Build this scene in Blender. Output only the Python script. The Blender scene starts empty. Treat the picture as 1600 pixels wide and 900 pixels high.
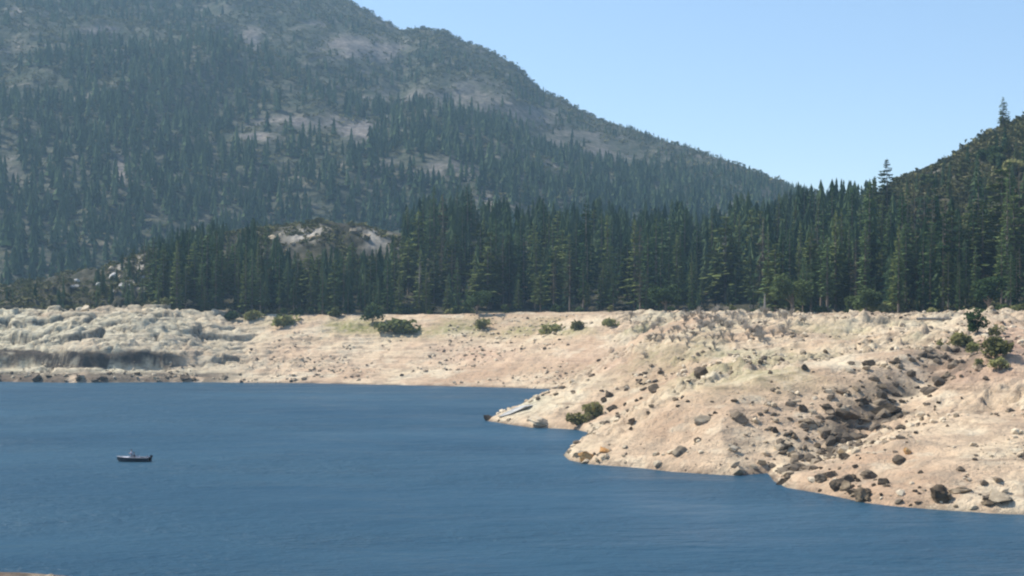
import bpy, bmesh, math, random
import numpy as np
from mathutils import Vector, Matrix

# ------------------------------------------------------------------ camera, world, sun, exposure
C = bpy.context.scene.collection
SC = bpy.context.scene
RX, F, HZ, CZ = 1600.0, 2537.0, 488.0, 25.0      # reference frame width, focal length (px), horizon row, eye height (m)
cam_d = bpy.data.cameras.new('camera'); cam = bpy.data.objects.new('camera', cam_d); C.objects.link(cam)
cam.location = (0, 0, CZ); cam.rotation_euler = (math.pi/2, 0, 0)
cam_d.sensor_width = 36.0; cam_d.lens = F/RX*36.0
cam_d.shift_y = (HZ-450.0)/RX
cam_d.clip_start = 0.5; cam_d.clip_end = 20000
SC.camera = cam

SUN_EL, SUN_AZ = math.radians(50), math.radians(-70)      # azimuth measured from +Y (view direction), negative = to the left
w = bpy.data.worlds.new('World'); SC.world = w; w.use_nodes = True
nt = w.node_tree
bg = nt.nodes['Background']
sky = nt.nodes.new('ShaderNodeTexSky'); sky.sky_type = 'NISHITA'; sky.sun_disc = False
sky.sun_elevation = SUN_EL; sky.sun_rotation = SUN_AZ
sky.altitude = 1500; sky.air_density = 1.0; sky.dust_density = 1.4; sky.ozone_density = 2.0
nt.links.new(sky.outputs[0], bg.inputs[0]); bg.inputs[1].default_value = 0.13
sun_d = bpy.data.lights.new('sun', 'SUN'); sun_d.energy = 4.5; sun_d.angle = math.radians(0.5); sun_d.color = (1, .935, .83)
sun = bpy.data.objects.new('sun', sun_d); C.objects.link(sun)
sdir = Vector((math.cos(SUN_EL)*math.sin(SUN_AZ), math.cos(SUN_EL)*math.cos(SUN_AZ), math.sin(SUN_EL)))
sun.rotation_euler = sdir.to_track_quat('Z', 'Y').to_euler(); sun.location = sdir*3000
vs = SC.view_settings
vs.view_transform = 'Standard'; vs.look = 'None'; vs.gamma = 1; vs.use_curve_mapping = False; vs.exposure = 0.62
SC.cycles.use_denoising = True
SC.cycles.max_bounces = 5; SC.cycles.diffuse_bounces = 2; SC.cycles.glossy_bounces = 2
SC.cycles.transparent_max_bounces = 8; SC.cycles.volume_bounces = 0
SC.cycles.filter_width = 2.2

rng = np.random.default_rng(7)
random.seed(7)

# ------------------------------------------------------------------ helpers
def tag(o, label=None, cat=None, group=None, kind=None):
    if label: o['label'] = label
    if cat: o['category'] = cat
    if group: o['group'] = group
    if kind: o['kind'] = kind
    return o

def empty(name, loc=(0, 0, 0), rz=0.0):
    o = bpy.data.objects.new(name, None); C.objects.link(o)
    o.location = loc; o.rotation_euler = (0, 0, rz); o.empty_display_size = 0.3
    return o

def mesh_np(name, V, Fc, mats, smooth=True, attrs=None, mat_idx=None):
    """mesh from arrays; Fc is an (n,3) or (n,4) int array"""
    me = bpy.data.meshes.new(name)
    V = np.asarray(V, np.float32); Fc = np.asarray(Fc, np.int32)
    n, k = Fc.shape
    me.vertices.add(len(V)); me.vertices.foreach_set('co', V.ravel())
    me.loops.add(n*k); me.loops.foreach_set('vertex_index', Fc.ravel())
    me.polygons.add(n)
    me.polygons.foreach_set('loop_start', np.arange(0, n*k, k, dtype=np.int32))
    me.polygons.foreach_set('loop_total', np.full(n, k, np.int32))
    me.polygons.foreach_set('use_smooth', np.full(n, smooth, bool))
    if mat_idx is not None: me.polygons.foreach_set('material_index', np.asarray(mat_idx, np.int32))
    for a, v in (attrs or {}).items():
        at = me.attributes.new(a, 'FLOAT', 'POINT'); at.data.foreach_set('value', np.asarray(v, np.float32).ravel())
    for m in (mats if isinstance(mats, (list, tuple)) else [mats]): me.materials.append(m)
    me.update(); me.validate()
    return me

def link(name, me, parent=None, loc=(0, 0, 0), rot=(0, 0, 0), sc=(1, 1, 1)):
    o = bpy.data.objects.new(name, me); C.objects.link(o)
    o.location = loc; o.rotation_euler = rot; o.scale = sc
    if parent: o.parent = parent
    return o

def copy_tree(o, parent=None):
    c = o.copy(); C.objects.link(c)
    if parent is not None: c.parent = parent
    for ch in list(o.children): copy_tree(ch, c)
    return c

def bm_mesh(name, bm, mat, smooth=False):
    me = bpy.data.meshes.new(name); bm.to_mesh(me); bm.free(); me.materials.append(mat)
    for p in me.polygons: p.use_smooth = smooth
    return me

# ---- noise
def _h(ix, iy, seed):
    ix = ix.astype(np.int64); iy = iy.astype(np.int64)
    n = (ix*374761393 + iy*668265263 + seed*982451653) & 0x7fffffff
    n = ((n ^ (n >> 13))*1274126177) & 0x7fffffff
    n = ((n ^ (n >> 16))*1103515245) & 0x7fffffff
    return ((n >> 5) & 0xffff)/65535.0
def vnoise(x, y, seed=0):
    x = np.asarray(x, float); y = np.asarray(y, float)
    ix = np.floor(x); iy = np.floor(y); fx = x-ix; fy = y-iy
    fx = fx*fx*fx*(fx*(fx*6-15)+10); fy = fy*fy*fy*(fy*(fy*6-15)+10)
    a = _h(ix, iy, seed); b = _h(ix+1, iy, seed); c = _h(ix, iy+1, seed); d = _h(ix+1, iy+1, seed)
    return (a*(1-fx)+b*fx)*(1-fy)+(c*(1-fx)+d*fx)*fy
def fbm(x, y, oct=4, seed=0, gain=.5):
    s = 0; a = 1; t = 0
    for o in range(oct):
        s = s+a*(vnoise(x, y, seed+o*17)*2-1); t += a; a *= gain
        x = np.asarray(x)*2.03+13.1; y = np.asarray(y)*2.03+7.7
    return s/t
def ridged(x, y, oct=4, seed=0):
    s = 0; a = 1; t = 0
    for o in range(oct):
        s = s+a*(1-np.abs(vnoise(x, y, seed+o*31)*2-1)); t += a; a *= .5
        x = np.asarray(x)*2.07+3.1; y = np.asarray(y)*2.07+9.7
    return s/t
def worley(x, y, seed=0, jit=.9):
    x = np.asarray(x, float); y = np.asarray(y, float)
    ix = np.floor(x); iy = np.floor(y); f1 = np.full(x.shape, 1e9); f2 = f1.copy(); c1 = np.zeros(x.shape); tx = c1.copy(); ty = c1.copy()
    for a in (-1, 0, 1):
        for b in (-1, 0, 1):
            jx, jy = ix+a, iy+b
            dx = jx+.5+jit*(_h(jx, jy, seed)-.5)-x; dy = jy+.5+jit*(_h(jx, jy, seed+5)-.5)-y
            d = np.sqrt(dx*dx+dy*dy); n = d < f1
            f2 = np.where(n, f1, np.minimum(f2, d)); f1 = np.where(n, d, f1); c1 = np.where(n, _h(jx, jy, seed+9), c1)
            tx = np.where(n, dx*(_h(jx, jy, seed+13)-.5), tx); ty = np.where(n, dy*(_h(jx, jy, seed+21)-.5), ty)
    return f2-f1, c1, tx, ty
def sstep(t): t = np.clip(t, 0, 1); return t*t*(3-2*t)
def bump1(x, c, r): return np.exp(-((x-c)/r)**2)

# ---- materials
def new_mat(name):
    m = bpy.data.materials.new(name); m.use_nodes = True
    return m, m.node_tree.nodes, m.node_tree.links, m.node_tree.nodes['Principled BSDF']
class NB:
    """terse node building"""
    def __init__(s, m): s.n = m.node_tree.nodes; s.l = m.node_tree.links
    def inp(s, sock, v):
        if hasattr(v, 'links'): s.l.new(v, sock)
        elif isinstance(v, tuple) and len(v) == 3 and sock.type == 'RGBA': sock.default_value = (*v, 1)
        else: sock.default_value = v
    def attr(s, name):
        a = s.n.new('ShaderNodeAttribute'); a.attribute_name = name; return a.outputs['Fac']
    def pos(s): return s.n.new('ShaderNodeTexCoord').outputs['Object']
    def mapped(s, v, scale):
        m = s.n.new('ShaderNodeMapping'); s.l.new(v, m.inputs[0]); m.inputs['Scale'].default_value = scale; return m.outputs[0]
    def noise(s, v, scale, detail=4, rough=.55, dist=0):
        t = s.n.new('ShaderNodeTexNoise'); s.l.new(v, t.inputs['Vector'])
        t.inputs['Scale'].default_value = scale; t.inputs['Detail'].default_value = detail
        t.inputs['Roughness'].default_value = rough; t.inputs['Distortion'].default_value = dist
        return t.outputs[0]
    def ramp(s, v, stops):
        r = s.n.new('ShaderNodeValToRGB'); s.l.new(v, r.inputs[0])
        e = r.color_ramp.elements
        while len(e) < len(stops): e.new(.5)
        for k, (p, c) in enumerate(stops):
            e[k].position = p; e[k].color = (*c, 1) if isinstance(c, tuple) else (c, c, c, 1)
        return r.outputs[0]
    def mix(s, fac, a, b, mode='MIX'):
        m = s.n.new('ShaderNodeMix'); m.data_type = 'RGBA'; m.blend_type = mode
        s.inp(m.inputs[0], fac); s.inp(m.inputs[6], a); s.inp(m.inputs[7], b); return m.outputs[2]
    def math(s, op, a, b=0.0, clamp=False):
        m = s.n.new('ShaderNodeMath'); m.operation = op; m.use_clamp = clamp
        s.inp(m.inputs[0], a); s.inp(m.inputs[1], b); return m.outputs[0]
    def bump(s, h, strength, dist):
        b = s.n.new('ShaderNodeBump'); s.l.new(h, b.inputs['Height'])
        b.inputs['Strength'].default_value = strength; b.inputs['Distance'].default_value = dist; return b.outputs[0]

def plain_mat(name, col, rough=.6, metal=0, spread=.12, scale=3.0):
    m, n, l, p = new_mat(name); b = NB(m)
    t = b.noise(b.pos(), scale, 3)
    dk = tuple(c*(1-spread) for c in col); lt = tuple(min(1, c*(1+spread)) for c in col)
    l.new(b.ramp(t, [(.3, dk), (.7, lt)]), p.inputs['Base Color'])
    p.inputs['Roughness'].default_value = rough; p.inputs['Metallic'].default_value = metal
    return m

def ground_material():
    m, n, l, p = new_mat('bank_and_forest_floor'); b = NB(m); P = b.pos()
    big = b.noise(P, .035, 5, .6); mid = b.noise(P, .22, 5, .65); fine = b.noise(P, 1.5, 5, .7)
    sand = b.ramp(big, [(.36, (.48, .335, .22)), (.5, (.61, .46, .31)), (.66, (.68, .565, .385))])
    sand = b.mix(b.ramp(mid, [(.50, 0.), (.60, .75)]), sand, (.39, .30, .21))
    sand = b.mix(b.ramp(b.noise(P, .09, 4, .6), [(.52, 0.), (.62, .5)]), sand, (.74, .65, .47))
    sx = n.new('ShaderNodeSeparateXYZ'); l.new(P, sx.inputs[0])                # old waterlines: thin level bands
    z = b.math('ADD', b.math('MULTIPLY', sx.outputs[2], 1.15), b.math('MULTIPLY', big, 3.5))
    cb = n.new('ShaderNodeCombineXYZ'); l.new(z, cb.inputs[0])
    band = b.noise(cb.outputs[0], .75, 4, .7)
    sand = b.mix(b.math('MULTIPLY', b.ramp(band, [(.50, 0.), (.60, .8)]), b.ramp(b.noise(P, .06, 4, .65), [(.42, .05), (.6, 1.)])), sand, (.33, .24, .165))
    sand = b.mix(b.ramp(fine, [(.30, .7), (.47, 0.)]), sand, (.20, .155, .115))
    sand = b.mix(b.math('MULTIPLY', b.attr('pink'), .75), sand, (.45, .28, .20))
    sand = b.mix(b.math('MULTIPLY', b.attr('grass'), b.ramp(b.noise(P, .5, 5, .7), [(.35, .3), (.6, 1.)])), sand, (.235, .225, .085))
    rock = b.ramp(b.noise(P, .35, 6, .7), [(.3, (.20, .175, .13)), (.45, (.50, .445, .315)), (.7, (.68, .62, .46))])
    rock = b.mix(b.ramp(b.noise(b.mapped(P, (.22, .5, 1.1)), .8, 5, .65), [(.54, 0.), (.62, .75)]), rock, (.16, .14, .115))
    bank = b.mix(b.attr('rock'), sand, rock)
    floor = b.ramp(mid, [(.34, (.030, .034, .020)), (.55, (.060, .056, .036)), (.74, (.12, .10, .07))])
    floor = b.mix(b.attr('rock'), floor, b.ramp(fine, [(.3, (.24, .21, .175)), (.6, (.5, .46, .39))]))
    col = b.mix(b.attr('bank'), floor, bank)
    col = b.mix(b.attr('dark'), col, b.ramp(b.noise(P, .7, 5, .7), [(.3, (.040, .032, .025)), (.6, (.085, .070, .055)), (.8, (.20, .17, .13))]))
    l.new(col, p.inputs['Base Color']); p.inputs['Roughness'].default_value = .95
    p.inputs['Specular IOR Level'].default_value = .15
    hh = b.math('ADD', b.math('MULTIPLY', mid, 1.6), b.math('MULTIPLY', fine, .55))
    l.new(b.bump(hh, .9, 1.0), p.inputs['Normal'])
    return m

def mountain_material():
    m, n, l, p = new_mat('mountain_slope'); b = NB(m); P = b.pos()
    big = b.noise(P, .006, 5, .6); mid = b.noise(P, .03, 6, .65); fine = b.noise(P, .16, 5, .7)
    brush = b.ramp(mid, [(.32, (.045, .058, .034)), (.5, (.085, .088, .060)), (.70, (.165, .145, .11))])
    brush = b.mix(b.ramp(fine, [(.42, .8), (.55, 0.)]), brush, (.028, .040, .026))
    rock = b.ramp(fine, [(.3, (.10, .088, .080)), (.5, (.20, .175, .16)), (.72, (.36, .32, .29))])
    nat = b.ramp(b.math('ADD', b.math('MULTIPLY', mid, .6), b.math('MULTIPLY', fine, .4)), [(.56, 0.), (.66, .65)])
    fac = b.math('MAXIMUM', b.attr('rock'), b.math('MULTIPLY', nat, b.attr('bare')))
    l.new(b.mix(fac, brush, rock), p.inputs['Base Color']); p.inputs['Roughness'].default_value = 1
    p.inputs['Specular IOR Level'].default_value = .05
    l.new(b.bump(b.math('ADD', b.math('MULTIPLY', mid, 9.), b.math('MULTIPLY', fine, 2.5)), .8, 1.), p.inputs['Normal'])
    return m

def foliage_material(name, dark, light, tint_attr=False, transl=.18):
    m, n, l, p = new_mat(name); b = NB(m)
    if tint_attr: r = b.attr('tint')
    else: r = n.new('ShaderNodeObjectInfo').outputs['Random']
    t = b.noise(b.pos(), .9, 3, .7)
    f = b.math('ADD', b.math('MULTIPLY', r, .62), b.math('MULTIPLY', t, .45), True)
    col = b.ramp(f, [(.18, dark), (.55, tuple((a+c)/2 for a, c in zip(dark, light))), (.9, light)])
    n.remove(p)
    d = n.new('ShaderNodeBsdfDiffuse'); tr = n.new('ShaderNodeBsdfTranslucent'); mx = n.new('ShaderNodeMixShader')
    l.new(col, d.inputs[0]); l.new(col, tr.inputs[0]); mx.inputs[0].default_value = transl
    l.new(d.outputs[0], mx.inputs[1]); l.new(tr.outputs[0], mx.inputs[2])
    l.new(mx.outputs[0], n['Material Output'].inputs[0])
    return m

def stone_material(name, cols, scale=.9):
    m, n, l, p = new_mat(name); b = NB(m); P = b.pos()
    r = n.new('ShaderNodeObjectInfo').outputs['Random']
    f = b.math('ADD', b.math('MULTIPLY', b.noise(P, scale, 6, .7), .75), b.math('MULTIPLY', r, .25))
    l.new(b.ramp(f, [(.32, cols[0]), (.52, cols[1]), (.74, cols[2])]), p.inputs['Base Color'])
    p.inputs['Roughness'].default_value = .95; p.inputs['Specular IOR Level'].default_value = .15
    l.new(b.bump(b.noise(P, 3, 5, .7), .8, .25), p.inputs['Normal'])
    return m

def water_material():
    m, n, l, p = new_mat('lake_water'); b = NB(m); P = b.pos()
    big = b.noise(b.mapped(P, (.009, .014, 1)), 1., 4, .6)
    l.new(b.ramp(big, [(.32, (.014, .056, .096)), (.68, (.030, .082, .124))]), p.inputs['Base Color'])
    l.new(b.ramp(b.noise(b.mapped(P, (.03, .05, 1)), 1., 5, .65, .6), [(.34, .31), (.66, .48)]), p.inputs['Roughness']); p.inputs['IOR'].default_value = 1.33
    p.inputs['Specular IOR Level'].default_value = .23
    a = b.noise(b.mapped(P, (.55, .9, 1)), 1., 4, .6, .4); c = b.noise(b.mapped(P, (.10, .22, 1)), 1., 4, .6, .3)
    gust = b.ramp(b.noise(b.mapped(P, (.014, .026, 1)), 1., 4, .6), [(.35, .35), (.65, 1.4)])
    h = b.math('MULTIPLY', b.math('ADD', b.math('MULTIPLY', a, .55), b.math('MULTIPLY', c, 1.1)), gust)
    l.new(b.bump(h, 1., 1.0), p.inputs['Normal'])
    return m

# ------------------------------------------------------------------ terrain: plan of the shoreline, banks, wooded hill
def shore_pt(x, y):
    Y = CZ*F/(y-HZ); return ((x-800)*Y/F, Y)
shore_px = [(1600, 804), (1550, 802), (1450, 795), (1400, 791), (1350, 785), (1290, 772), (1230, 762), (1210, 752), (1200, 739), (1150, 743),
            (1110, 741), (1050, 737), (1000, 731), (960, 728), (920, 725), (890, 719), (881, 711), (890, 700), (912, 689), (926, 677),
            (900, 671), (860, 669), (830, 668), (795, 663), (758, 657), (785, 645), (815, 634), (838, 624), (862, 612), (868, 608),
            (850, 607.6), (800, 606), (740, 604.5), (700, 603.5), (640, 602), (560, 600.5), (500, 599), (450, 598.5), (380, 598), (300, 597), (200, 597.5),
            (100, 598), (40, 597), (0, 596.5)]
main_shore = [(420, 150), (220, 172), (110, 186)]+[shore_pt(*p) for p in shore_px]+[(-215, 588), (-260, 575), (-330, 590), (-430, 560), (-800, 600)]
main_poly = main_shore+[(-2400, 600), (-2400, 3400), (2400, 3400), (2400, 150)]
near_shore = [(-800, 120), (-220, 140), (-90, 148), (-62, 156), (-53, 156.5), (-47, 156), (-42, 154), (-38, 147), (-30, 138), (-8, 122), (40, 112), (160, 95), (700, 60)]
near_poly = near_shore+[(2000, -200), (-2000, -200)]

def seg_dist(X, Y, pts):
    best = np.full(X.shape, 1e9)
    for (ax, ay), (bx, by) in zip(pts[:-1], pts[1:]):
        dx, dy = bx-ax, by-ay
        t = np.clip(((X-ax)*dx+(Y-ay)*dy)/(dx*dx+dy*dy), 0, 1)
        np.minimum(best, (X-ax-t*dx)**2+(Y-ay-t*dy)**2, out=best)
    return np.sqrt(best)
def inside(X, Y, poly):
    r = np.zeros(X.shape, bool); n = len(poly)
    for i in range(n):
        ax, ay = poly[i]; bx, by = poly[(i+1) % n]
        if ay == by: continue
        c = (ay > Y) != (by > Y)
        r ^= c & (X < (bx-ax)*(Y-ay)/(by-ay)+ax)
    return r
I = np.interp
def forest_edge(x): return I(x, [0, 330, 850, 1000, 1100, 1250, 1400, 1600, 2100], [655, 655, 648, 618, 600, 545, 495, 470, 450])
def crest_depth(x): return I(x, [0, 230, 500, 700, 1250, 1350, 1450, 1600, 2100], [765, 800, 800, 850, 900, 880, 800, 780, 780])
CX = [-900, -400, 0, 150, 230, 350, 430, 520, 620, 700, 800, 950, 1100, 1250, 1310, 1350, 1400, 1460, 1500, 1540, 1600, 1750, 2100, 2600]
CY = [400, 440, 462, 436, 414, 386, 364, 352, 374, 384, 382, 384, 378, 352, 344, 326, 290, 270, 245, 218, 190, 130, 60, 40]
def crest_z(x): return CZ+(HZ-I(x, CX, CY))*crest_depth(x)/F

HUMPS = [(50, 490, 7.0, 26, 42), (30, 440, 2.5, 12, 30), (88, 300, 2.2, 14, 25), (70, 250, 1.5, 10, 12), (100, 340, 1.8, 14, 30), (6, 372, 1.6, 8, 14), (22, 290, 1.2, 8, 10)]
GULLY = [(41, 246), (50, 258), (60, 272), (75, 292), (92, 318)]
def terrain(X, Y, want=False):
    X = np.asarray(X, float); Y = np.asarray(Y, float)
    Yp = np.maximum(Y, 30); x = 800+X/Yp*F
    inm = inside(X, Y, main_poly); inn = inside(X, Y, near_poly)
    d0 = seg_dist(X, Y, main_shore); d = np.where(inm, d0, -d0)
    dn0 = seg_dist(X, Y, near_shore); dn = np.where(inn, dn0, -dn0)
    wv = np.clip(d/25, 0, 1)
    dw = d+wv*7*fbm(X/38, Y/38, 4, 3)+np.clip(d/6, 0, 1)*1.6*fbm(X/7, Y/7, 3, 5)
    # three bank profiles blended across the view
    pl = I(dw, [-60, -20, 0, 1.5, 6, 13, 16.2, 17.6, 22, 33, 48, 66, 100], [-12, -4, 0, 1.5, 2.7, 4.0, 4.7, 9.8, 12.0, 17.0, 21.8, 24.6, 26.5])
    pm = I(dw, [-60, -20, 0, 2.5, 12, 30, 55, 75, 85, 130], [-12, -4, 0, .9, 2.6, 6.5, 14.5, 21.5, 24, 26])
    D = I(x, [850, 1000, 1100, 1250, 1600, 2200], [78, 66, 64, 78, 118, 140])
    pr = I(dw/D, [-1, -.2, 0, .02, .25, .5, .75, 1, 1.3], [-18, -4, 0, 1.3, 7.4, 13.2, 19, 23.6, 25])
    # the granite lobes on the left
    wx_, wy_ = X+4*fbm(X/16, Y/16, 3, 12), Y+3*fbm(X/14, Y/14, 3, 13)
    e1, c1, t1, u1 = worley((wx_+.5*wy_)/21, (wy_-.22*wx_)/8, 14); e2, c2, t2, u2 = worley((wx_+.3*wy_)/5.2, (wy_-.3*wx_)/3.4, 15)
    e3, c3, t3, u3 = worley((wx_+.2*wy_)/2.3, (wy_-.4*wx_)/1.6, 16)
    lobes = np.minimum(e1, e2+.10)
    dw = dw+np.clip((470-x)/170, 0, 1)*wv*(4.5*(c1-.5)+1.6*(c2-.5))
    wl = sstep((470-x)/170)
    cliff = sstep((390-x)/170)
    wr = sstep((x-700)/220)
    pl2 = cliff*pl+(1-cliff)*(pm*.9+I(dw, [0, 5, 30, 70, 100], [0, 1, 3, 4, 4]))
    zb = wl*pl2+(1-wl)*((1-wr)*pm+wr*pr)
    land = np.clip(d/8, 0, 1)
    up_ = np.clip((dw-17.6)/4, 0, 1)
    zb = zb+land*wl*(.3+.7*up_)*(3.6*(c1-.5)+4*(t1+u1)+1.5*(c2-.5)+1.9*(t2+u2)+.45*(c3-.5)-1.6*np.exp(-(e1/.06)**2)-.8*np.exp(-(e2/.08)**2))*np.clip((dw-2)/6, 0, 1)
    # ledges along old waterlines
    stepw = (1-wl*.6)*land*np.clip((26-zb)/4, 0, 1)
    q = zb/1.5+.35*fbm(X/12, Y/12, 3, 21); fr = q-np.floor(q)
    zb = zb+stepw*(sstep((fr-.55)/.4)-fr)*1.5*(.25+.55*vnoise(X/30, Y/30, 8))
    for hx, hy, hh, rx, ry in HUMPS: zb = zb+hh*np.exp(-((X-hx)/rx)**2-((Y-hy)/ry)**2)*np.clip(d/14, 0, 1)
    gd = seg_dist(X, Y, GULLY); zb = zb-2.6*np.exp(-(gd/5.5)**2)*np.clip(d/10, 0, 1)
    # rough surface
    rough = .25+.75*np.clip(vnoise(X/22, Y/22, 31)*1.6-.3, 0, 1)
    beach = bump1(x, 700, 190)*np.clip((Y-480)/60, 0, 1)
    rough = rough*(1-.75*beach)
    smooth = np.maximum(np.exp(-((x-1545)/105)**2-((Y-233)/24)**2), np.exp(-((x-1130)/75)**2-((Y-272)/15)**2)); smooth = np.clip(smooth*1.6, 0, .92)
    rough = rough*(1-smooth)
    zb = zb+land*wr*np.clip((rough-.45)*2.2, 0, 1)*np.clip(d/5, 0, 1)*(1.5*(c2-.5)+1.5*(t2+u2)+.8*(c1-.5)+.7*(c3-.5)-.45*np.exp(-(e2/.10)**2))
    zb = zb+land*rough*(1-.6*wl)*(1.1*fbm(X/6, Y/6, 5, 41, .6)+2.2*np.maximum(fbm(X/3.6, Y/3.6, 4, 47, .6)-.10, 0)+1.3*(ridged(X/16, Y/9, 3, 49)-.6)*wr+2.2*(1-smooth)*np.maximum(ridged((X*.74-Y*.67)/4.2, (X*.67+Y*.74)/22, 3, 53)-.62, 0)*wr)
    # wooded hill behind
    ys, yc, zc = forest_edge(x), crest_depth(x), crest_z(x)
    t = (Y-ys-8)/(yc-ys-8)
    up = sstep(np.clip(t, 0, 1)*.85+.075*0)/sstep(.85)
    dn_ = 1-.75*sstep((Y-yc-30)/420)*(1-.55*sstep((x-1380)/200))
    hill = np.where(Y < ys, 0, np.maximum(zc-24, 0)*np.minimum(up, 1)*dn_)
    zb = zb+np.where(inm, hill+np.clip((Y-ys)/60, 0, 1)*3.5*fbm(X/45, Y/45, 4, 61), 0)
    knob = np.exp(-((x-525)/95)**2-((Y-770)/50)**2)+.7*np.exp(-((x-190)/110)**2-((Y-715)/45)**2)
    z_k = knob*(2.6*(c1-.5)+2.2*(c2-.5)+3*(t1+u1)+2*(t2+u2))*(Y > ys+10)
    zb = zb+z_k
    # near bank under the viewpoint
    zn = I(dn+1.2*np.clip(dn/5, 0, 1)*fbm(X/6, Y/6, 3, 71), [-60, -20, 0, 2, 12, 60, 108, 300], [-12, -5, 0, .35, 1.6, 11, 23.2, 40])
    z = np.where(Y < 170, np.maximum(zn, zb), zb)
    z = np.where((Y < 170) & (z < 0), np.maximum(zn, zb), z)
    if not want: return z
    return z, dict(x=x, d=d, dw=dw, dn=dn, wl=wl, cliff=cliff, lob=lobes, e1=e1, e2=e2, c2=c2, ys=ys, yc=yc, rough=rough, gd=gd)

def project(X, Y, Z): return 800+X/Y*F, HZ-(Z-CZ)/Y*F
_ys = np.concatenate([np.linspace(150, 680, 1400), np.linspace(681, 1300, 500)])
def pick(x, y):
    """ground point seen at pixel (x, y) of the photograph"""
    X = (x-800)*_ys/F; z = np.maximum(terrain(X, _ys), 0)
    py = HZ-(z-CZ)/_ys*F
    k = np.argmax(py <= y)
    return float(X[k]), float(_ys[k]), float(z[k])

ys_rows = np.concatenate([np.linspace(4, 140, 34)[:-1], np.linspace(140, 200, 60)[:-1], np.linspace(200, 565, 430)[:-1], np.linspace(565, 680, 230)[:-1], np.linspace(680, 1420, 180)])
us = np.concatenate([np.linspace(-2600, -1000, 70)[:-1], np.linspace(-1000, 1000, 640)[:-1], np.linspace(1000, 2600, 70)])
GU, GY = np.meshgrid(us, ys_rows); GX = GU*np.maximum(GY, 60)/F
GZ, A = terrain(GX, GY, True)
x = A['x']; py = HZ-(GZ-CZ)/np.maximum(GY, 20)*F
nz = fbm(GX/20, GY/20, 4, 90); nz2 = fbm(GX/6, GY/6, 4, 92)
bank = np.clip(.5+(A['ys']+6*nz+6-GY)/5, 0, 1)
rock = A['wl']*np.clip((A['dw']-2)/6, 0, 1)*np.clip(.85+.9*nz, 0, 1)
rock = np.maximum(rock, np.clip(1.35*np.exp(-(((GX-4)/7)**2+((GY-375)/16)**2))+nz*.3-.2, 0, 1)*(A['d'] > 0)*(A['d'] < 12))  # pale slab at the point
rock = np.maximum(rock, np.clip((A['rough']-.55)*2+nz, 0, .85)*sstep((x-860)/60)*.4)
dark = np.clip(2.2-np.abs(GZ-7.6)/2.6, 0, 1)*sstep((300-x)/50)*sstep((A['dw']-15.2)/1.0)*sstep((21-A['dw'])/2)*np.clip(1.5+2.6*fbm(GX/7, GZ/1.6, 4, 95), .2, 1)  # shade of the left cliff face, painted into the ground colour
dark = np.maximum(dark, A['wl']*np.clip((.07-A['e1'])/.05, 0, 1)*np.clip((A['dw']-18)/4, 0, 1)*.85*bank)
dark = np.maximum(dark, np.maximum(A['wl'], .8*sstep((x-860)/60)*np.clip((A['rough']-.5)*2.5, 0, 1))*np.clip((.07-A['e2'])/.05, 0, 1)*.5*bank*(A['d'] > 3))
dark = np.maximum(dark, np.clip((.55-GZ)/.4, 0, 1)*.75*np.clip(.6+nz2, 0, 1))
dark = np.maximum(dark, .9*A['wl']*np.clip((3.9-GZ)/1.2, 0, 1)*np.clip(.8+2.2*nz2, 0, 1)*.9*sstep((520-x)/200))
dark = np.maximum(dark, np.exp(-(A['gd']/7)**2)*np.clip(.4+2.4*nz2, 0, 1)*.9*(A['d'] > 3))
grass = np.clip(1.1*np.exp(-((py-512)/13)**2)*np.clip(nz*2.2+.35, 0, 1), 0, 1)*(GY > 520)*sstep((x-380)/60)
grass = np.maximum(grass, np.exp(-((x-1330)/130)**2-((py-520)/16)**2)*np.clip(.6+2.2*nz, 0, 1))
grass = np.maximum(grass, np.exp(-((x-1130)/190)**2-((py-565)/40)**2)*np.clip(.35+2.4*nz, 0, 1)*.75)
pink = np.exp(-((x-960)/75)**2-((py-568)/26)**2)+.8*np.exp(-((x-1590)/60)**2-((py-560)/40)**2)+.5*np.exp(-((x-720)/200)**2-((py-555)/18)**2)
pink = pink+.9*np.exp(-((x-1560)/50)**2-((py-535)/40)**2)+np.exp(-((x-1450)/90)**2-((py-585)/14)**2)
pink = np.clip(pink*np.clip(.7+nz, 0, 1.2), 0, 1)
# bare granite showing between the trees of the hill
frock = np.exp(-((x-525)/85)**2-((py-372)/22)**2)*np.clip(.55+2.6*fbm(GX/16, GY/30, 4, 97), 0, 1.5)
frock = np.maximum(frock, np.exp(-((x-215)/60)**2-((py-435)/40)**2)*np.clip(-.15+3*fbm(GX/9, GY/14, 4, 98), 0, 1))
frock = np.maximum(frock, sstep((x-1400)/60)*np.clip(-1.0+2.8*fbm(GX/9, GY/14, 4, 99), 0, 1)*.8)
rock = np.where(bank > .5, rock, np.clip(frock, 0, 1)*(GY > 600)*(GY < A['yc']+60))
M_ground = ground_material()
nr, nc = GU.shape
idx = np.arange(nr*nc).reshape(nr, nc)
quads = np.stack([idx[:-1, :-1], idx[:-1, 1:], idx[1:, 1:], idx[1:, :-1]], -1).reshape(-1, 4)
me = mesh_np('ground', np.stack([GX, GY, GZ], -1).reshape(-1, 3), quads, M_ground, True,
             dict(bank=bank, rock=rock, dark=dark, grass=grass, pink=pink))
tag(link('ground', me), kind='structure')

# wide base sheet below everything, out to the limits of the basin
bm = bmesh.new(); v = [bm.verts.new(p) for p in ((-2700, -150, -14), (2700, -150, -14), (2700, 3600, -14), (-2700, 3600, -14))]; bm.faces.new(v)
me = bm_mesh('lake_bed', bm, plain_mat('lake_bed_silt', (.12, .10, .08), .9, scale=.02)); tag(link('lake_bed', me), kind='structure')
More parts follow.
